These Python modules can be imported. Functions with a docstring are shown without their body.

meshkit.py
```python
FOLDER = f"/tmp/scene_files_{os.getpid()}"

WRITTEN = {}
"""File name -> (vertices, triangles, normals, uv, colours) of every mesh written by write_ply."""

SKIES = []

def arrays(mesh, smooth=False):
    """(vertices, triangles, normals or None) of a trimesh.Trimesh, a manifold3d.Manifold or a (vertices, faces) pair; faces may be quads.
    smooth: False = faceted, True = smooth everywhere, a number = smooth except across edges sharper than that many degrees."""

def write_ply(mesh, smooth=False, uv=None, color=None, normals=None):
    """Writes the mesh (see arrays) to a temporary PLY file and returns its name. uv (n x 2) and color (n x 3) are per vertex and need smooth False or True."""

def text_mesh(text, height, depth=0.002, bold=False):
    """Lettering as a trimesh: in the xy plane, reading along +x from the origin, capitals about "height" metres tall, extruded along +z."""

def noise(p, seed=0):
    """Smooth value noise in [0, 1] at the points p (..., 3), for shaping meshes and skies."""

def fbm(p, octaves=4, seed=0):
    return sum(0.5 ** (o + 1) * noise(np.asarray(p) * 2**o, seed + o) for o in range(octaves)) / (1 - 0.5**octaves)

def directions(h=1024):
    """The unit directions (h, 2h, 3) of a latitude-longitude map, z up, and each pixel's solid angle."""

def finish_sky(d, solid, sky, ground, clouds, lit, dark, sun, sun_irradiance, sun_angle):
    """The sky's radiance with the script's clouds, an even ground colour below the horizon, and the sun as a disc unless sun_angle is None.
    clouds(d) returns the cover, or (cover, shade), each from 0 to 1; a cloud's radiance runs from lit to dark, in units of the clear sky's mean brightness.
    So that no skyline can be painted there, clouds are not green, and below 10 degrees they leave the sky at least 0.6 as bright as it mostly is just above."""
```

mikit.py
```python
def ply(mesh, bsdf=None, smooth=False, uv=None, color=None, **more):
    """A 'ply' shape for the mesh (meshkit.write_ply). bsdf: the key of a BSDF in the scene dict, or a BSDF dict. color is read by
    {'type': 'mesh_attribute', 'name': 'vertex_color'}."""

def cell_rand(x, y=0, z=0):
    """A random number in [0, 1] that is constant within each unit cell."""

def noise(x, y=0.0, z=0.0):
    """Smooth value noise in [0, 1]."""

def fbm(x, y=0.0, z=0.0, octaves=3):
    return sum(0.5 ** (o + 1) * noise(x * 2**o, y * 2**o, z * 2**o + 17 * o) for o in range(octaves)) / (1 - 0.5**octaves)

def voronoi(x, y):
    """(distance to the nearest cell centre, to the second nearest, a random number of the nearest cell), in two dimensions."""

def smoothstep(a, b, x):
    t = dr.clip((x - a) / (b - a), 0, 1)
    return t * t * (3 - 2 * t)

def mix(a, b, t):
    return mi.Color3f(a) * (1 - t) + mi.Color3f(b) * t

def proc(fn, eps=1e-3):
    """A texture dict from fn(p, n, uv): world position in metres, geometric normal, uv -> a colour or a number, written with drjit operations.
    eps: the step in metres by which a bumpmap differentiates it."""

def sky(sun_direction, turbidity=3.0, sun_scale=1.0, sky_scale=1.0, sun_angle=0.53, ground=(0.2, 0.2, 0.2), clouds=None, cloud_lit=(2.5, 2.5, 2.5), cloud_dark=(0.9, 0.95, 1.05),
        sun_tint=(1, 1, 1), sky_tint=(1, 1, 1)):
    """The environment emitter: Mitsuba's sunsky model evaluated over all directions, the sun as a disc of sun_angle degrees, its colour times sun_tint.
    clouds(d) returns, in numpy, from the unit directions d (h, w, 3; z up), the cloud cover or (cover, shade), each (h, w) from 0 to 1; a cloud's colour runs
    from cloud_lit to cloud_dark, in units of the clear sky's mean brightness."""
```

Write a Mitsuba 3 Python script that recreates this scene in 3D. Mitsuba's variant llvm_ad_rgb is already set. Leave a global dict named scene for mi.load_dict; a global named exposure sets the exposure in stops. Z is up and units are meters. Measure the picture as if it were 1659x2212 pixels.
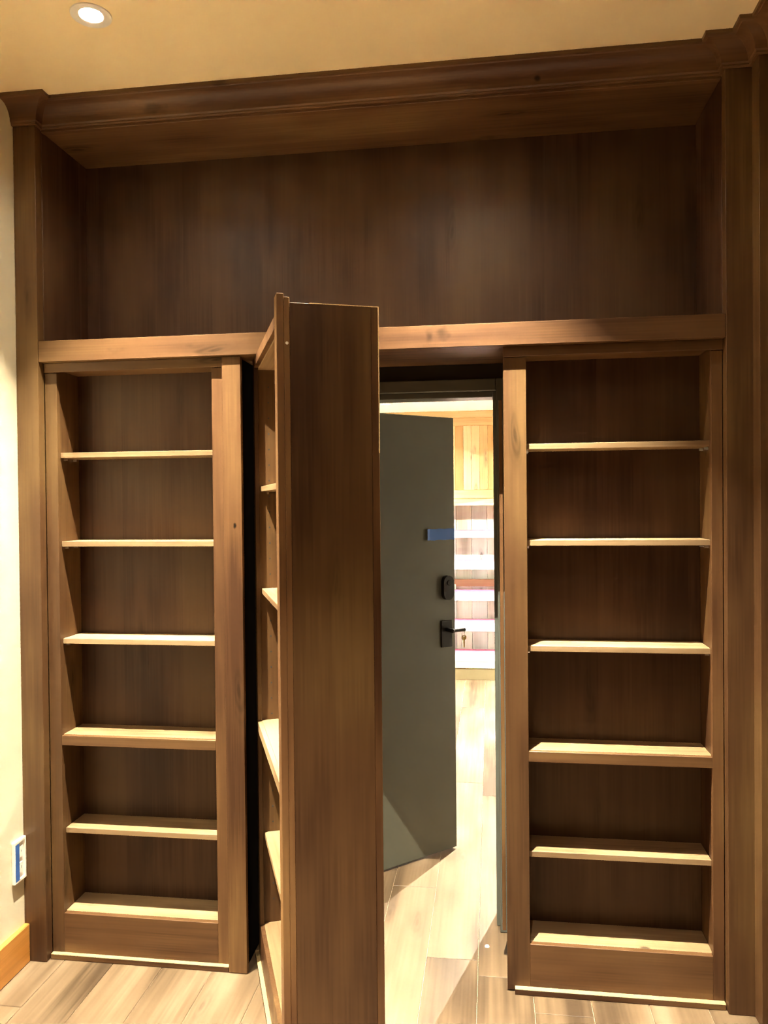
import math, random
import numpy as np
import trimesh
import manifold3d as m3
import drjit as dr
import mitsuba as mi
import mikit
from mikit import noise, fbm, voronoi, cell_rand, smoothstep, mix

T = mi.ScalarTransform4f
rng = random.Random(7)
scene = {"type": "scene"}
labels = {}

# ------------------------------------------------------------------ camera, exposure
CAM = np.array([0.31, -2.5472, 1.6238])
YAW, PITCH, ROLL, FPX = 0.136599, -0.012069, -0.009476, 1675.0
W, H = 1659, 2212
fwd = np.array([-math.sin(YAW) * math.cos(PITCH), math.cos(YAW) * math.cos(PITCH), math.sin(PITCH)])
rt = np.array([math.cos(YAW), math.sin(YAW), 0.0])
up0 = np.cross(rt, fwd)
up = -math.sin(ROLL) * rt + math.cos(ROLL) * up0
scene["camera"] = {
    "type": "perspective", "fov": math.degrees(2 * math.atan(W / 2 / FPX)), "fov_axis": "x", "near_clip": 0.05,
    "to_world": T().look_at(origin=CAM.tolist(), target=(CAM + fwd).tolist(), up=up.tolist()),
}
exposure = 4.35

# lamps (each has its own builder below): position, radiance of the lens
CEIL, FAR_CEIL = 3.04, 2.448
WARM = (1.0, 0.88, 0.65)
FARW = (1.0, 0.90, 0.72)
ROOM_LAMPS = [(-0.822, -0.425, 8.0), (0.22, -0.41, 10.0), (-0.82, -1.75, 4.0), (0.22, -1.75, 5.0), (-0.82, -3.1, 0.8), (0.22, -3.1, 0.8)]      # spot intensity
ROOM_BEAM, FAR_BEAM, LENS = (3, 35), (40, 74), 9.0
FAR_LAMPS = [(0.95, 2.7, 8.0), (-0.55, 2.7, 1.5), (0.95, 3.9, .5), (-0.55, 3.9, .5)]

# ------------------------------------------------------------------ materials
def lin(r, g, b):
    return tuple((c / 255 / 12.92 if c <= 10.3 else ((c / 255 + 0.055) / 1.055) ** 2.4) for c in (r, g, b))

def mat(key, color, rough=0.5, spec=0.4, metallic=0.0, bump=None, bump_scale=0.0, **more):
    b = {"type": "principled", "base_color": color if isinstance(color, dict) else {"type": "rgb", "value": list(color)},
         "roughness": rough, "specular": spec, "metallic": metallic, **more}
    if metallic: b.pop("specular")
    if bump is not None:
        b = {"type": "bumpmap", "arbitrary": mikit.proc(bump), "scale": bump_scale, "bsdf": b}
    scene[key] = {"type": "twosided", "bsdf": b}
    return key

def wood_fn(g, dark, midc, light, seed=0.0, fl=1.5, fc=55.0, blot=1.0, knot=0.6, strip=0.0, marks=()):
    g = np.asarray(g, float) / np.linalg.norm(g)
    a = np.cross(g, [0, 0, 1.0]) if abs(g[2]) < 0.9 else np.array([1.0, 0, 0])
    b = np.cross(g, a)
    c = a + b
    def fn(p, n, uv):
        al = p.x * g[0] + p.y * g[1] + p.z * g[2]
        ac = p.x * c[0] + p.y * c[1] + p.z * c[2]
        k = al * (fl - fc)
        qx, qy, qz = p.x * fc + k * g[0], p.y * fc + k * g[1], p.z * fc + k * g[2]
        grain = fbm(qx + seed, qy, qz, octaves=3)
        fine = noise(qx * 4 + 9, qy * 4, qz * 4 + seed)
        k2 = al * (1.6 - 6.0)
        bl = fbm(p.x * 6 + k2 * g[0] + seed * 3.1, p.y * 6 + k2 * g[1], p.z * 6 + k2 * g[2], octaves=3)
        t = 0.20 * grain + 0.10 * fine + 0.70 * (0.5 + (bl - 0.5) * 1.3 * blot)
        if strip:
            t = t + strip * (cell_rand(ac / 0.115 + 0.25 * seed, seed + 3) - 0.5)
        col = mix(mix(dark, midc, smoothstep(0.22, 0.52, t)), light, smoothstep(0.48, 0.78, t))
        if knot > 0:
            wob = noise(al * 9, ac * 25, seed) * 0.16
            d1, d2, w = voronoi(al * 1.35 + seed * 1.7, ac * 6.0 + wob)
            kk = smoothstep(0.26, 0.05, d1 + wob) * dr.select(w > 0.62, 1.0, 0.0)
            col = col * (1 - knot * kk * (0.75 + 0.25 * dr.sin(d1 * 90)))
        for (mx, my, mz, rl, rc, s) in marks:
            dx, dy, dz = p.x - mx, p.y - my, p.z - mz
            dl = dx * g[0] + dy * g[1] + dz * g[2]
            dc2 = dx * dx + dy * dy + dz * dz - dl * dl
            r = dr.sqrt(dl * dl / rl ** 2 + dc2 / rc ** 2) + 0.5 * (noise(p.x * 60, p.y * 60, p.z * 60) - 0.5)
            col = col * (1 - s * smoothstep(1.1, 0.35, r))
        return col
    return fn

X, Y, Z = (1, 0, 0), (0, 1, 0), (0, 0, 1)
AL_D, AL_M, AL_L = (0.042, 0.0176, 0.0085), (0.086, 0.0425, 0.0185), (0.132, 0.076, 0.031)
def sc(c, k): return tuple(v * k for v in c)
def wood(key, g, seed, k=1.0, rough=0.42, pal=None, **kw):
    d, m_, l = pal or (AL_D, AL_M, AL_L)
    return mat(key, mikit.proc(wood_fn(g, sc(d, k), sc(m_, k), sc(l, k), seed, **kw)), rough, 0.35)
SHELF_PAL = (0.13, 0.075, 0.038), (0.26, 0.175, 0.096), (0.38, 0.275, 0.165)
PANEL_PAL = (0.046, 0.0170, 0.0090), (0.088, 0.0400, 0.0200), (0.125, 0.067, 0.033)

wood("stained_upright", Z, 1.0)
wood("stained_upright_b", Z, 5.3, 1.45, marks=[(-.560, .018, 1.55, .012, .007, .9), (.39, .033, 1.69, .10, .02, .35)])
wood("stained_rail", X, 2.0, 1.3, marks=[(-0.98, .02, 2.165, .06, .02, .5), (-0.71, .02, 2.175, .03, .02, .5), (0.115, .02, 2.17, .016, .035, .55), (0.16, .02, 2.175, .03, .03, .6), (0.145, .02, 2.14, .014, .014, .7)])
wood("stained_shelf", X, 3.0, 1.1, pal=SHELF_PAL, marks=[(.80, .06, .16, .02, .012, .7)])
wood("stained_crown_lit", X, 4.0, 1.6, marks=[(-0.83, 0.02, 2.995, .05, .02, .5), (-0.575, -.03, 3.035, .04, .012, .6), (0.47, 0.02, 2.99, .012, .012, .8)])  # same wood as the rest, grazing lamplight put into the brighter colour
wood("stained_panel", Z, 6.0, 0.68, pal=PANEL_PAL, strip=0.13, knot=0.35, rough=0.5)
ANG = math.radians(22.385)
EX = np.array([math.sin(ANG), -math.cos(ANG), 0.0])      # hinge -> free end of the swung bookcase
EY = np.array([math.cos(ANG), math.sin(ANG), 0.0])       # front -> back
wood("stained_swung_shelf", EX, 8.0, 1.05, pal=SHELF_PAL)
wood("stained_swung_side", Z, 9.0, 1.2, strip=0.04, knot=0.25)
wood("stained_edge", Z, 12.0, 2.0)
mat("lit_top_wood", (0.46, 0.33, 0.17), 0.5)  # strip tops: the lamplight falling on them is put into this colour
mat("raw_edge_lit", lin(238, 214, 170), 0.6)  # bare wood edge with the light from beyond put into its colour

def plank_fn(seed, d, m_, l):
    return wood_fn(Y, d, m_, l, seed, fl=1.2, fc=38.0, blot=0.9, knot=0.35)
FLD, FLM, FLL = (0.062, 0.040, 0.024), (0.148, 0.102, 0.062), (0.235, 0.173, 0.115)
for i, k in enumerate((0.92, 1.0, 1.07)):
    mat(f"oak_plank_{i}", mikit.proc(plank_fn(11.0 + i * 3.7, sc(FLD, k), sc(FLM, k), sc(FLL, k))), 0.42, 0.4)
mat("oak_joint", (0.34, 0.26, 0.18), 0.7)
mat("orange_baseboard", mikit.proc(wood_fn(Y, (0.33, 0.13, 0.025), (0.48, 0.21, 0.045), (0.60, 0.29, 0.08), 3.3, knot=0.3)), 0.4)

def plaster_bump(p, n, uv):
    return 0.6 * fbm(p.x * 9, p.y * 9, p.z * 9) + 0.4 * smoothstep(0.5, 0.62, fbm(p.x * 22, p.y * 22 + 5, p.z * 14))
mat("plaster", (0.60, 0.56, 0.43), 0.85, 0.2, bump=plaster_bump, bump_scale=0.0025)
mat("ceiling_paint", (0.90, 0.77, 0.49), 0.9, 0.15)
mat("far_paint", (0.85, 0.83, 0.76), 0.9, 0.15)
mat("dark_wall", (0.035, 0.032, 0.026), 0.8, 0.2)
mat("slot_shade", (0.004, 0.0035, 0.0035), 0.9, 0.0)  # deep shade of the narrow slot, put into the panel's colour
mat("green_door", mikit.proc(lambda p, n, uv: mix((0.075, 0.080, 0.064), (0.095, 0.100, 0.080), fbm(p.x * 5, p.y * 5, p.z * 3))), 0.45, 0.4)
mat("green_trim", (0.105, 0.118, 0.105), 0.4, 0.45)
mat("black_metal", (0.006, 0.005, 0.005), 0.45, 0.25)
mat("chrome", (0.8, 0.8, 0.8), 0.2, metallic=1.0)
mat("brass", (0.75, 0.55, 0.22), 0.3, metallic=1.0)
mat("blue_tape", (0.045, 0.13, 0.42), 0.6)
mat("white_plastic", (0.85, 0.84, 0.80), 0.35)
mat("dark_slot", (0.05, 0.05, 0.05), 0.7)
mat("lamp_trim", (0.82, 0.80, 0.75), 0.5)
mat("lamp_can", (0.75, 0.75, 0.75), 0.3)
PL = [((0.42, 0.26, 0.12), (0.68, 0.48, 0.25), (0.82, 0.66, 0.42)), ((0.5, 0.33, 0.17), (0.76, 0.57, 0.33), (0.86, 0.72, 0.5)), ((0.36, 0.2, 0.08), (0.6, 0.38, 0.17), (0.74, 0.52, 0.28))]
for i, c in enumerate(PL):
    mat(f"pine_plank_{i}", mikit.proc(wood_fn(Z, *c, 21.0 + 4 * i, fc=30.0, knot=0.7)), 0.5)
mat("pine_rail", mikit.proc(wood_fn(X, *PL[0], 31.0, fc=30.0, knot=0.7)), 0.5)
mat("pine_brown", mikit.proc(wood_fn(X, (0.14, .085, .045), (0.24, .155, .085), (0.33, .22, .13), 33.0, fc=30.0)), 0.5)
mat("olive_kick", (0.14, 0.115, 0.06), 0.6)
for i, c in enumerate([((0.24, 0.28, 0.25), (0.40, 0.50, 0.46), (0.48, 0.60, 0.57)), ((0.27, 0.30, 0.24), (0.44, 0.52, 0.44), (0.50, 0.60, 0.54))]):
    mat(f"pale_board_{i}", mikit.proc(wood_fn(Z, *c, 41.0 + 5 * i, fc=30.0, knot=0.7)), 0.5)
mat("pink_shelf", (0.48, 0.15, 0.26), 0.4)

# ------------------------------------------------------------------ mesh helpers
def box(x0, x1, y0, y1, z0, z1, b=0.0012):
    b = min(b, 0.3 * min(x1 - x0, y1 - y0, z1 - z0))
    c = np.array([(x0 + x1) / 2, (y0 + y1) / 2, (z0 + z1) / 2]); h = np.array([x1 - x0, y1 - y0, z1 - z0]) / 2
    pts = []
    for s in np.ndindex(2, 2, 2):
        s = np.array(s) * 2 - 1
        for k in range(3):
            q = h - b; q[k] = h[k]
            pts.append(c + s * q)
    return trimesh.convex.convex_hull(np.array(pts))

def tri(man):
    m = man.to_mesh()
    return trimesh.Trimesh(m.vert_properties[:, :3], m.tri_verts, process=False)

def man(mesh):
    return m3.Manifold(m3.Mesh(np.asarray(mesh.vertices, np.float32), np.asarray(mesh.faces, np.uint32)))

def lathe(profile, n=40):
    return trimesh.creation.revolve(np.array(profile, float), sections=n)

def frame(o, ex, ey, ez=(0, 0, 1)):
    M = np.eye(4); M[:3, 0], M[:3, 1], M[:3, 2], M[:3, 3] = ex, ey, ez, o
    return M

def rod(p, q, r, n=10):
    return trimesh.creation.cylinder(r, segment=[p, q], sections=n)

def numbered(key):
    if key not in used: used.add(key); return key
    i = 1
    while f"{key}_{i:03d}" in used: i += 1
    used.add(f"{key}_{i:03d}"); return f"{key}_{i:03d}"
used = set()

def add(name, mesh, m, parent=None, M=None, smooth=False, label=None, **more):
    key = numbered(f"{parent}__{name}" if parent else name)
    mesh = mesh.copy()
    if M is not None: mesh.apply_transform(M)
    scene[key] = mikit.ply(mesh, m, smooth=smooth, **more)
    if label: labels[key] = {"label": label}
    return key

def thing(name, label, cat, group=None):
    key = numbered(name)
    labels[key] = {"label": label, "category": cat}
    if group: labels[key]["group"] = group
    return key

def struct(name, mesh, m, label, cat, **kw):
    key = add(name, mesh, m, **kw)
    labels[key] = {"label": label, "category": cat, "kind": "structure"}
    return key

# ------------------------------------------------------------------ the room shell
XL, XR = -1.349, 1.20
def holes(slab, lamps, zc):
    s = man(slab)
    for (x, y, _) in lamps:
        s -= m3.Manifold.cylinder(0.6, 0.046, 0.046, 40, True).translate((x, y, zc))
    return tri(s)

fl = struct("floor", box(-2.1, 2.7, -4.7, 5.1, -0.03, -0.0035, 0), "oak_joint", "wide greige oak plank floor running through the hidden doorway", "floor")
P0, PW = 0.0711, 0.183
cols = range(int((-2.1 - P0) / PW) - 1, int((2.7 - P0) / PW) + 1)
for c in cols:
    x0, x1 = P0 + c * PW, P0 + (c + 1) * PW
    wide = x0 < XL - 0.19 or x1 > XR + 0.19
    lo, hi = (0.53, 5.0) if wide else (-4.6, 5.0)
    y = lo
    cuts = [lo]
    off = rng.uniform(0.3, 1.7)
    while y < hi:
        y = y + (off if y == lo else rng.uniform(1.2, 2.0)); cuts.append(min(y, hi))
    if c == 1:
        cuts = [lo, -3.1, -1.6, 0.107, 1.75, 3.3, hi]
    for a, b in zip(cuts[:-1], cuts[1:]):
        if b - a < 0.03: continue
        add("plank", box(x0 + 0.001, x1 - 0.001, a + 0.001, b - 0.001, -0.015, 0.0, 0.0015), f"oak_plank_{rng.randrange(3)}", fl)

struct("ceiling", holes(box(XL - 0.1, XR + 0.1, -4.7, 0.5, CEIL, CEIL + 0.15, 0), ROOM_LAMPS, CEIL), "ceiling_paint", "smooth cream ceiling with recessed lights", "ceiling")
struct("wall_left", box(XL - 0.12, XL, -4.7, 0.4, 0, CEIL, 0), "plaster", "cream hand-textured plaster wall left of the built-in", "wall")
struct("wall_right", box(XR, XR + 0.12, -4.7, 0.4, 0, CEIL, 0), "stained_panel", "dark panelled wall right of the built-in", "wall")
struct("wall_rear", box(XL - 0.1, XR + 0.1, -4.82, -4.7, 0, CEIL, 0), "stained_panel", "dark panelled wall opposite the built-in", "wall")
OX0, OX1, OZ = -0.50, 0.345, 2.045
wm = man(box(-2.1, 2.7, 0.40, 0.52, 0, CEIL + 0.05, 0)) - man(box(OX0, OX1, 0.3, 0.6, -0.1, OZ, 0))
struct("wall_middle", tri(wm), "dark_wall", "dark wall behind the bookcases with the inner doorway", "wall")
bb = struct("baseboard_left", box(XL, -1.328, -4.7, -0.0005, 0.001, 0.138, 0.003), "orange_baseboard", "honey orange wooden baseboard along the cream wall", "baseboard")

# the room behind
struct("ceiling_001", holes(box(-2.1, 2.7, 0.52, 5.0, FAR_CEIL, FAR_CEIL + 0.15, 0), FAR_LAMPS, FAR_CEIL), "far_paint", "bright white ceiling of the room beyond the green door", "ceiling")
struct("wall_far", box(-2.1, 2.7, 4.86, 5.0, 0, FAR_CEIL, 0), "far_paint", "end wall of the room beyond", "wall")
struct("wall_far_left", box(-2.2, -2.1, 0.4, 5.0, 0, FAR_CEIL, 0), "far_paint", "left wall of the room beyond", "wall")
struct("wall_far_right", box(2.7, 2.8, 0.4, 5.0, 0, FAR_CEIL, 0), "far_paint", "right wall of the room beyond", "wall")

# ------------------------------------------------------------------ lamps
def lamp(x, y, z, intensity, colour, beam, label):
    t = thing("recessed_light", label, "ceiling light", None)
    M = T().translate([x, y, z])
    tr = frame((x, y, z), X, Y)
    add("trim_ring", lathe([(0.0315, 0.002), (0.036, -0.003), (0.050, -0.005), (0.057, -0.0035), (0.058, -0.0005), (0.045, -0.0005), (0.0455, 0.002), (0.0315, 0.002)]), "lamp_trim", t, tr, smooth=40)
    add("reflector", lathe([(0.033, 0.0025), (0.031, 0.028), (0.0455, 0.028), (0.0455, 0.0025), (0.033, 0.0025)]), "lamp_can", t, tr, smooth=40)
    lens = trimesh.creation.cylinder(0.0305, 0.004, sections=32)
    lens = lens.submesh([np.nonzero(lens.face_normals[:, 2] < -0.5)[0]], append=True)
    lens.apply_translation((0, 0, 0.024))
    e = {"type": "area", "radiance": {"type": "rgb", "value": [LENS * intensity * v for v in colour]}}
    add("lens", lens, "lamp_trim", t, tr, emitter=e, label="glowing lens of the ceiling light")
    scene[f"beam_of_{t}"] = {"type": "spot", "to_world": T().look_at(origin=[x, y, z + .012], target=[x, y, 0], up=[0, 1, 0]),
                             "intensity": {"type": "rgb", "value": [intensity * v for v in colour]}, "beam_width": float(beam[0]), "cutoff_angle": float(beam[1])}
    return t
ROOM_LBL = ["small round recessed light in the cream ceiling, top left of the photo", "recessed ceiling light in front of the doorway, above the photo's top edge",
            "recessed ceiling light near the left wall, second row from the bookcases", "recessed ceiling light near the room's middle, second row from the bookcases",
            "recessed ceiling light near the left wall, third row from the bookcases", "recessed ceiling light near the room's middle, third row from the bookcases"]
for (x, y, r), l in zip(ROOM_LAMPS, ROOM_LBL): lamp(x, y, CEIL, r, WARM, ROOM_BEAM, l)
FAR_LBL = ["recessed light in the far room's ceiling, right front", "recessed light in the far room's ceiling, left front", "recessed light in the far room's ceiling, right by the shelves",
           "recessed light in the far room's ceiling, left by the shelves"]
for (x, y, r), l in zip(FAR_LAMPS, FAR_LBL): lamp(x, y, FAR_CEIL, r, FARW, FAR_BEAM, l)

# ------------------------------------------------------------------ crown, pilasters, header, alcove
HB, HT = 2.131, 2.2045          # header beam
PLX0, PLX1, PRX0, PRX1 = XL, -1.266, 1.042, 1.12
prof = [(0, 0), (.008, 0), (.010, .003), (.010, .008), (.013, .010)]
prof += [(.015 + .052 * (1 - math.cos(t * math.pi / 2)), .012 + .053 * math.sin(t * math.pi / 2)) for t in np.linspace(0, 1, 9)]
prof += [(.070, .067), (.078, .068), (.078, .0795), (0, .0795)]
path = [(PLX0, 0), (PLX1, 0), (PLX1, .04), (PRX0, .04), (PRX0, 0), (PRX1, 0), (PRX1, -.065), (1.155, -.065), (1.155, -2.0)]
cz = CEIL - 0.0797
def run(i):
    P = [np.array(p) for p in path]
    def nrm(a, b):
        d = (b - a) / np.linalg.norm(b - a); return np.array([d[1], -d[0]])
    nn = nrm(P[i], P[i + 1])
    def off(j):
        ns = [nrm(P[k], P[k + 1]) for k in (j - 1, j) if 0 <= k < len(P) - 1]
        if len(ns) == 1: return ns[0]
        s = ns[0] + ns[1]; return s / (1 + ns[0] @ ns[1])
    v = []
    for j in (i, i + 1):
        o = off(j)
        v += [(P[j][0] + a * o[0], P[j][1] + a * o[1], cz + h) for a, h in prof]
    n = len(prof); f = []
    for k in range(n):
        l = (k + 1) % n
        f += [(k, l, n + l), (k, n + l, n + k)]
    poly = trimesh.creation.triangulate_polygon(__import__("shapely").Polygon(prof), engine="earcut")[1]
    f += [tuple(t[::-1]) for t in poly] + [tuple(t + n) for t in poly]
    m = trimesh.Trimesh(v, f, process=False); m.fix_normals(); return m
cr = thing("crown_molding", "dark stained coved crown molding stepping around the pilasters under the ceiling", "crown molding")
for i in range(len(path) - 1): add("length", run(i), "stained_crown_lit", cr, smooth=25)

p1 = thing("pilaster", "dark brown stained flat pilaster at the left end by the cream wall", "pilaster")
add("shaft", box(PLX0 + .0005, PLX1, 0, .038, .001, cz), "stained_upright", p1)
add("capital", box(PLX0 + .0005, PLX1 - .0005, .0005, .0395, cz + .0005, CEIL - .001), "stained_upright_b", p1)
p2 = thing("pilaster", "dark shaded flat pilaster right of the right-hand bookcase", "pilaster")
add("shaft", box(PRX0, 1.199, 0, .038, .001, cz), "stained_upright", p2)
add("capital", box(PRX0 + .0005, 1.199, .0005, .0395, cz + .0005, CEIL - .001), "stained_upright_b", p2)
p3 = thing("pilaster", "narrow corner pilaster facing left at the photo's right edge", "pilaster")
add("shaft", box(PRX1, 1.199, -.065, -.001, .001, cz), "stained_upright", p3)
sp = thing("wall_cabinet", "dark stained panelled casework running toward the viewer at the right edge", "cabinet")
add("side_panel", box(1.155, 1.199, -2.0, -.066, .001, CEIL - .001), "stained_panel", sp)

hb = thing("header_beam", "light-catching knotty wooden beam across the top of the bookcases", "beam")
add("face_board", box(PLX1 + .0005, PRX0 - .0005, .003, .04, HB, HT), "stained_rail", hb)
add("soffit", box(PLX1 + .0005, PRX0 - .0005, .041, .335, HB, HB + .018), "stained_rail", hb)
add("stop_rail", box(PLX1 + .002, -.603, .030, .0375, 2.098, HB - .0005), "stained_rail", hb)
add("stop_rail", box(.354, PRX0 - .001, .030, .0375, 2.098, HB - .0005), "stained_rail", hb)

al = thing("alcove", "wide empty dark-panelled display alcove above the header beam", "alcove")
add("back_panel", box(PLX1 - .017, PRX0 + .017, .351, .369, HT - .02, 2.965), "stained_panel", al)
add("side_panel", box(PLX1 - .018, PLX1, .041, .351, HT - .02, 2.96), "stained_panel", al)
add("side_panel", box(PRX0, PRX0 + .018, .041, .351, HT - .02, 2.96), "stained_panel", al)
add("top_panel", box(PLX1, PRX0, .06, .351, 2.955, 2.973), "stained_rail", al)
add("top_rail", box(PLX1, PRX0, .041, .06, 2.952, CEIL - .001), "stained_crown_lit", al)
add("bottom_panel", box(PLX1, PRX0, .041, .351, HT - .022, HT - .004), "stained_rail", al)

# ------------------------------------------------------------------ fixed bookcases
FY, BY = .038, .19
SH = [1.795, 1.476, 1.126, None, .441]
def pins(shelf, x0, x1, y0, y1, z, M=None):
    for px, s in ((x0, 1), (x1, -1)):
        for y in (y0 + .03, y1 - .04):
            m = trimesh.util.concatenate([rod((px - s * .004, y, z - .006), (px + s * .012, y, z - .006), .0035), box(px + .0005 * s if s > 0 else px - .012, px + .012 if s > 0 else px - .0005, y - .004, y + .004, z - .0035, z - .0005, .0005)])
            add("shelf_pin", m, "chrome", shelf, M)
def bookcase(label, x0, x1, ox0, ox1, board):
    t = thing("bookcase", label, "bookcase")
    ix0, ix1 = ox0 - .004, ox1 + .004
    add("side_panel", box(max(x0, ix0 - .019), ix0, FY + .02, .3, .003, 2.13), "stained_upright", t)
    add("side_panel", box(ix1, min(x1, ix1 + .019) if board != "left" else -.547, FY + .02, .3, .003, 2.13), "slot_shade" if board == "left" else "stained_upright", t)  # left case: outer side coloured as the slot's shade
    add("back_panel", box(ix0, ix1, BY, BY + .012, .02, 2.128), "stained_panel", t)
    add("top_panel", box(ix0, ix1, FY + .02, BY, 2.108, 2.127), "stained_rail", t)
    add("stile", box(x0, ox0, FY, FY + .0195, .004, 2.097), "stained_upright", t)
    add("stile", box(ox1, x1, FY, FY + .0195, .004, 2.097), "stained_upright_b", t)
    add("rail", box(ox0, ox1, FY, FY + .0195, .765, .80), "stained_rail", t)
    add("rail", box(ox0, ox1, FY, FY + .0195, .004, .16), "stained_rail", t)
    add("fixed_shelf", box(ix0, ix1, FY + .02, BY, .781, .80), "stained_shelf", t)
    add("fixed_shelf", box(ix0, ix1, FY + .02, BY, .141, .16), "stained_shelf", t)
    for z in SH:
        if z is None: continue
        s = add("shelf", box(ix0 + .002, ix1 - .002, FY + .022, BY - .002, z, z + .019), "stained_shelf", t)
        pins(s, ix0, ix1, FY + .02, BY, z)
    return t
b1 = bookcase("empty dark stained built-in bookcase left of the open doorway, lit from above", PLX1 + .001, -.548, -1.219, -.6445, "left")
add("front_board", box(-.600, -.534, .018, .0375, .002, HB - .002), "stained_upright_b", b1)
add("base_strip", box(-1.262, -.602, .020, .0375, .001, .018), "stained_rail", b1)
add("top_edge", box(-1.262, -.602, .0198, .0375, .0181, .0195, .0003), "lit_top_wood", f"{b1}__base_strip", label="top edge of the base strip, lamplight put into its pale colour")
b2 = bookcase("empty dark stained built-in bookcase right of the open doorway", .354, PRX0 - .001, .4285, 1.006, "right")
add("base_strip", box(.378, PRX0 - .003, .018, .0375, .001, .018), "stained_rail", b2)
add("top_edge", box(.378, PRX0 - .003, .0178, .0375, .0181, .0195, .0003), "lit_top_wood", f"{b2}__base_strip", label="top edge of the base strip, lamplight put into its pale colour")
add("stop_strip", box(.341, .3535, .22, .24, .10, 1.982), "stained_upright_b", b2)

# ------------------------------------------------------------------ the bookcase swung open on its hinge
LW, TF, DP, TB = .869, .0145, .207, .020
OZB = .004
MB = frame((-.5225, .1225, 0), EX, EY)
bd = thing("bookcase_door", "bookcase hung as a hidden door, swung open toward the viewer and seen end on", "bookcase door")
def B(name, b, m, **kw): return add(name, b, m, kw.pop("parent", bd), MB, **kw)
zt, zr = 2.1336, 2.099
B("side_panel", box(.012, .030, TF, TF + DP, OZB, 2.12), "stained_swung_side")
B("side_panel", box(LW - .018, LW, TF, TF + DP, OZB, 2.121), "stained_swung_side")
B("back_panel", box(.0, LW - .001, TF + DP + .0003, TF + DP + TB, OZB, 2.121), "stained_upright_b")
B("lit_edge", box(LW - .0009, LW + .0004, TF + DP + TB - .0022, TF + DP + TB + .0003, 1.75, 2.1215, .0002), "raw_edge_lit", label="chipped raw edge, light put into its pale colour, on the swung bookcase's back")
B("lit_edge", box(LW - .003, LW + .0004, TF + .05, TF + DP + TB, 2.1201, 2.1222, .0002), "raw_edge_lit", label="raw top edge, light put into its pale colour, on the swung bookcase")
B("top_panel", box(.03, LW - .018, TF, TF + DP, 2.095, 2.114), "stained_swung_shelf")
B("stile", box(0, .045, 0, TF, OZB, zt), "stained_upright")
B("stile", box(LW - .055, LW + .001, 0, TF, OZB, zt), "stained_edge")
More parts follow.
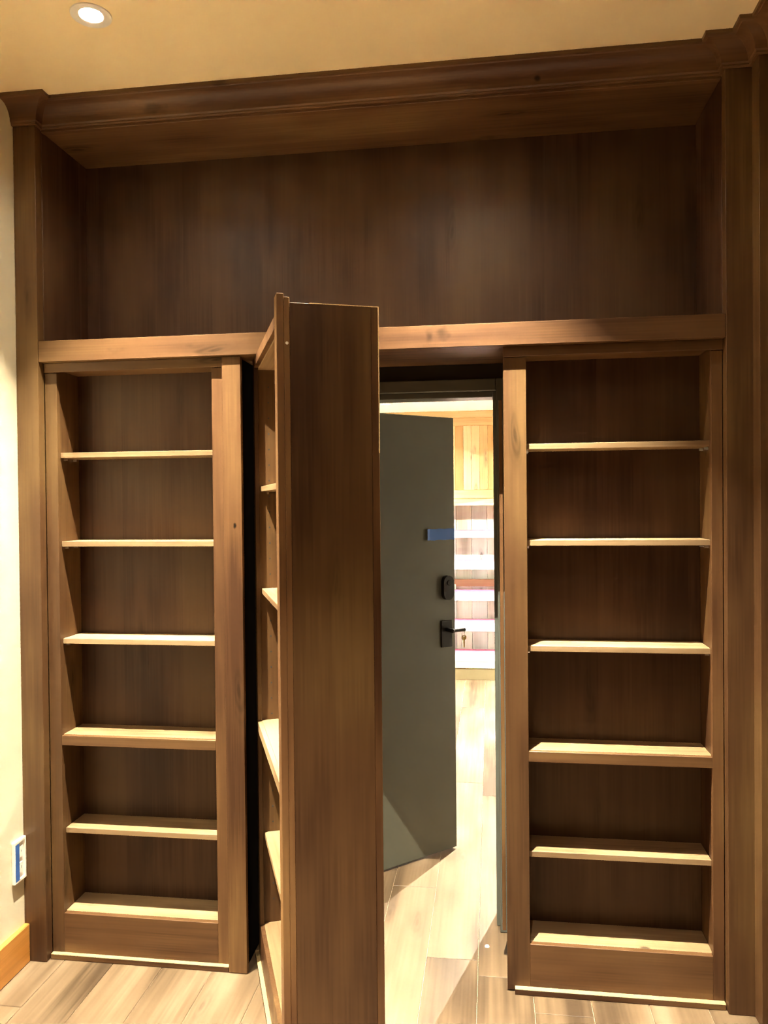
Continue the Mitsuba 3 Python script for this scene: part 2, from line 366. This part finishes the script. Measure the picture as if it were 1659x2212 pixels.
B("rail", box(.045, LW - .055, 0, TF, zr, zt), "stained_swung_side")
B("rail", box(.045, LW - .055, 0, TF, .825, .86), "stained_swung_shelf")
B("rail", box(.045, LW - .055, 0, TF, OZB, .138), "stained_swung_side")
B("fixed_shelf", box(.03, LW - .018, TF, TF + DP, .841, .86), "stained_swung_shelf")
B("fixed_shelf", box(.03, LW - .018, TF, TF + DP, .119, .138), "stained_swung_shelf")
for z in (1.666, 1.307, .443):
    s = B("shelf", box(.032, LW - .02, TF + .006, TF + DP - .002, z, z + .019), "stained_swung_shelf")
    pins(s, .03, LW - .018, TF, TF + DP, z, MB)
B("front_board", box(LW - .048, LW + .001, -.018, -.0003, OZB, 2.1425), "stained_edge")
bs = B("base_strip", box(-.012, LW - .05, -.0135, -.0003, .002, .0186), "stained_swung_side")
add("top_edge", box(-.012, LW - .05, -.0136, -.0003, .0187, .0201, .0003), "lit_top_wood", bs, MB, label="top edge of the base strip, lamplight put into its pale colour")
hole = []
for k in range(34):
    z = .22 + k * .055
    for y in (TF + .036, TF + DP - .045):
        hole.append(rod((.0295, y, z), (.0304, y, z), .0032, 8))
B("pin_hole", trimesh.util.concatenate(hole), "dark_slot", label="rows of small dark shelf-pin holes")
labels[f"{bd}__pin_hole"]["kind"] = "stuff"
B("white_dot", lathe([(0, .004), (.003, .003), (.004, 0), (0, 0)], 12).apply_transform(frame((LW + .001, TF * .5, 2.02), (0, 1, 0), (0, 0, 1), (1, 0, 0))), "white_plastic", label="tiny white dot on the free edge")  # small white dome added at the free edge
for z in (.25, 1.08, 1.9):
    B("hinge", trimesh.util.concatenate([rod((-.006, TF + .004, z - .05), (-.006, TF + .004, z + .05), .006), box(-.003, .0115, TF + .001, TF + .03, z - .05, z + .05, .0004)]), "black_metal", smooth=40)

# ------------------------------------------------------------------ door frame and green door
tm = numbered("trim_1"); labels[tm] = {"label": "dark green painted door frame in the inner doorway", "category": "door frame", "kind": "structure"}
add("casing", box(.334, .42, .383, .3995, .001, 2.085, .003), "green_trim", tm)
add("casing", box(-.575, -.49, .383, .3995, .001, 2.085, .003), "green_trim", tm)
add("head_casing", box(-.489, .333, .383, .3995, 2.039, 2.085, .003), "green_trim", tm)
add("jamb", box(.322, .3445, .43, .525, .001, 2.0445, .002), "green_trim", tm)
add("jamb", box(-.4995, -.477, .43, .525, .001, 2.0445, .002), "green_trim", tm)
add("head_jamb", box(-.4765, .3215, .43, .525, 2.021, 2.0445, .002), "green_trim", tm)

D = np.array([.745, .667, 0]); D /= np.linalg.norm(D)
N = np.array([D[1], -D[0], 0.0])                      # the face toward the viewer
MD = frame((.142, 1.079, 0), D, -N)                    # local x along the slab (0 = free edge), local y into the slab
d1 = struct("door_1", box(-.80, .0, .0, .045, .010, 2.015, .002), "green_door", "plain dark green door standing ajar beyond the doorway", "door", M=MD)
def Dd(name, m_, mat_, **kw): return add(name, m_, mat_, d1, MD, **kw)
def capsule(w, h, d):
    import shapely
    g = shapely.LineString([(0, -(h - w) / 2), (0, (h - w) / 2)]).buffer(w / 2, quad_segs=10)
    m = trimesh.creation.extrude_polygon(g, d, engine="earcut")
    return m.apply_transform(frame((0, 0, 0), (1, 0, 0), (0, 0, 1), (0, -1, 0)))
F1 = lambda x, y, z: frame((x, y, z), (1, 0, 0), (0, 1, 0))
db = Dd("deadbolt", capsule(.058, .112, .022).apply_transform(F1(-.052, 0, 1.228)), "black_metal", smooth=40, label="black oval deadbolt")
kc = lathe([(0, .006), (.011, .005), (.013, 0), (0, 0)], 20).apply_transform(frame((-.052, -.0225, 1.252), (1, 0, 0), (0, 0, 1), (0, -1, 0)))
add("key_cylinder", kc, "black_metal", db, MD, smooth=40)
hp = Dd("handle_plate", box(-.088, -.024, -.009, -.0003, .953, 1.077, .003), "black_metal", label="black rectangular handle plate")
lv = trimesh.util.concatenate([rod((-.055, -.008, 1.034), (-.055, -.05, 1.034), .010, 16), rod((-.060, -.048, 1.034), (.010, -.053, 1.034), .0085, 14), trimesh.creation.icosphere(2, .0088).apply_translation((.010, -.053, 1.034)), trimesh.creation.icosphere(2, .0105).apply_translation((-.055, -.05, 1.034))])
add("lever", lv, "black_metal", hp, MD, smooth=40)
Dd("latch_bolt", trimesh.util.concatenate([box(.0003, .002, .010, .035, 1.195, 1.255, .0004), box(.002, .020, .014, .031, 1.214, 1.238, .003)]), "chrome", label="shiny latch bolt on the door's free edge")
Dd("strike_face", box(.0003, .002, .010, .035, .99, 1.06, .0004), "chrome")
for z in (.25, 1.0, 1.8): Dd("hinge", rod((-.806, .0, z - .05), (-.806, .0, z + .05), .0055), "black_metal", smooth=40)
# keys hanging from the lever
k1 = thing("key", "brass key hanging from the lever of the green door", "key")
ring = trimesh.creation.torus(.012, .0013, major_sections=24, minor_sections=8).apply_transform(frame((.004, -.053, 1.0165), (0, 1, 0), (0, 0, 1), (1, 0, 0)))
add("ring", ring, "chrome", k1, MD, smooth=True)
def key_mesh():
    import shapely
    g = shapely.Point(0, 0).buffer(.012).difference(shapely.Point(0, .006).buffer(.003)).union(shapely.Polygon([(-.0035, -.01), (.0035, -.01), (.0035, -.043), (.001, -.046), (-.0035, -.043), (-.0012, -.038), (-.0035, -.034), (-.0015, -.03), (-.0035, -.026)]))
    return trimesh.creation.extrude_polygon(g, .002, engine="earcut")
add("blade", key_mesh().apply_transform(frame((.0055, -.056, .998), (.92, -.39, 0), (0, 0, 1), (-.39, -.92, 0))), "brass", k1, MD)
k2 = thing("key", "silver key on the ring at the lever of the green door", "key")
add("blade", key_mesh().apply_transform(frame((.004, -.050, .999), (.8, .6, 0), (.26, 0, .966), (.58, -.77, -.15))), "chrome", k2, MD)

tp = thing("tape", "strip of blue painter's tape stuck across the green door near its edge", "tape")
tv = []
for i in range(17):
    s = i / 16; x = -.165 + .164 * s
    lift = .0006 + .010 * max(0, 1 - s / .12) ** 2
    e = .0012 * math.sin(17 * s)
    for z in (1.449 + e, 1.501 + e * .6): tv.append((x, -lift, z))
tf = []
for i in range(16): a = 2 * i; tf += [(a, a + 2, a + 3), (a, a + 3, a + 1)]
strip_m = trimesh.Trimesh(tv, tf, process=False)
back = strip_m.copy(); back.apply_translation((0, .0003, 0)); back.invert()
add("strip", trimesh.util.concatenate([strip_m, back]), "blue_tape", tp, MD)

fb = thing("floor_bumper", "small round white bumper on the doorway floor by the right bookcase", "bumper")
add("disc", lathe([(0, .006), (.006, .0055), (.008, .003), (.0085, 0.0004), (0, .0004)], 20), "white_plastic", fb, frame((.285, .286, 0), X, Y), smooth=40)

# ------------------------------------------------------------------ outlet on the left wall
ot = thing("wall_outlet", "white wall outlet with a strip of blue tape, by the left pilaster", "outlet")
MO = frame((XL, -.036, .379), (0, -1, 0), (1, 0, 0))   # local x away from the built-in, local y off the wall
ring_ = man(box(-.034, .035, .0003, .013, -.074, .074, .002)) - man(box(-.026, .027, .007, .05, -.064, .064, 0))
add("cover_plate", tri(ring_), "white_plastic", ot, MO)
sk = add("socket", box(-.016, .016, .0072, .011, .008, .048, .003), "white_plastic", ot, MO)
sk2 = add("socket", box(-.016, .016, .0072, .011, -.048, -.008, .003), "white_plastic", ot, MO)
for s, z in ((sk, .030), (sk2, -.026)):
    for x in (-.006, .006): add("slot", box(x - .001, x + .001, .0109, .0113, z - .004, z + .005, .0002), "dark_slot", s, MO)
tt = thing("tape", "vertical strip of blue painter's tape over the wall outlet's edge", "tape")
add("strip", box(.008, .030, .0131, .0138, -.066, .062, .0002), "blue_tape", tt, MO)

# ------------------------------------------------------------------ the far room's cabinet and shelves
FYc = 4.53
pc = thing("plank_cabinet", "knotty pine plank cabinet at the top of the far room's end wall", "cabinet")
add("cornice", box(-.75, 1.15, FYc - .02, 4.86, 2.386, FAR_CEIL - .001), "pine_rail", pc)
add("top_rail", box(-.74, 1.14, FYc, FYc + .03, 2.315, 2.385), "pine_rail", pc)
add("bottom_rail", box(-.74, 1.14, FYc, FYc + .03, 1.655, 1.731), "pine_rail", pc)
xs = np.arange(-.74, 1.14, .0735)
for i, x in enumerate(xs):
    add("plank", box(x + .0008, min(x + .0727, 1.14), FYc + .008 + .002 * (i % 3), FYc + .028, 1.732, 2.3145, .0015), f"pine_plank_{(i * 2 + i // 3) % 3}", pc)
add("carcass", box(-.74, 1.14, FYc + .031, 4.859, 1.66, 2.385), "pine_rail", pc)
ds = thing("display_shelving", "back bar of pale boards with pink-topped shelves and glowing white front edges", "shelving")
add("ledge", box(-.74, 1.14, FYc + .005, 4.859, 1.59, 1.6545), "pine_rail", ds)
for i, x in enumerate(np.arange(-.74, 1.12, .145)):
    add("board", box(x + .001, x + .144, 4.82, 4.85, .11, 1.5895, .002), f"pale_board_{i % 2}", ds)
add("rail", box(-.74, 1.13, 4.77, 4.8195, .83, .895), "pine_brown", ds)
UNDER_GLOW = {"type": "area", "radiance": {"type": "rgb", "value": [0.34, 0.48, 0.41]}}  # emitters added under the shelves to brighten the boards behind
ELED = {"type": "area", "radiance": {"type": "rgb", "value": [0.16, 0.15, 0.135]}}
for z0, z1 in ((1.304, 1.359), (1.016, 1.080), (.732, .796), (.452, .518), (.176, .231)):
    s = add("shelf", box(-.74, 1.13, FYc + .006, 4.8195, z0, z1 - .006, .002), "far_paint", ds)
    add("top_cover", box(-.74, 1.13, FYc + .006, 4.8195, z1 - .0058, z1, .001), "pink_shelf", s, label="pink top of the display shelf")
    add("added_under_glow", box(-.72, 1.11, FYc + .02, FYc + .05, z0 - .006, z0 - .0005, .0005), "white_plastic", s, emitter=dict(UNDER_GLOW), label="added cool white glow under the shelf to brighten the boards")
    add("light_strip", box(-.74, 1.13, FYc, FYc + .0055, z0 + .001, z1 - .001, .0005), "white_plastic", s, emitter=dict(ELED), label="glowing white front edge")
add("bottom_rail", box(-.74, 1.13, FYc + .004, FYc + .03, .109, .175), "pine_rail", ds)
add("toe_kick", box(-.74, 1.13, FYc + .015, FYc + .03, .001, .1085), "olive_kick", ds)
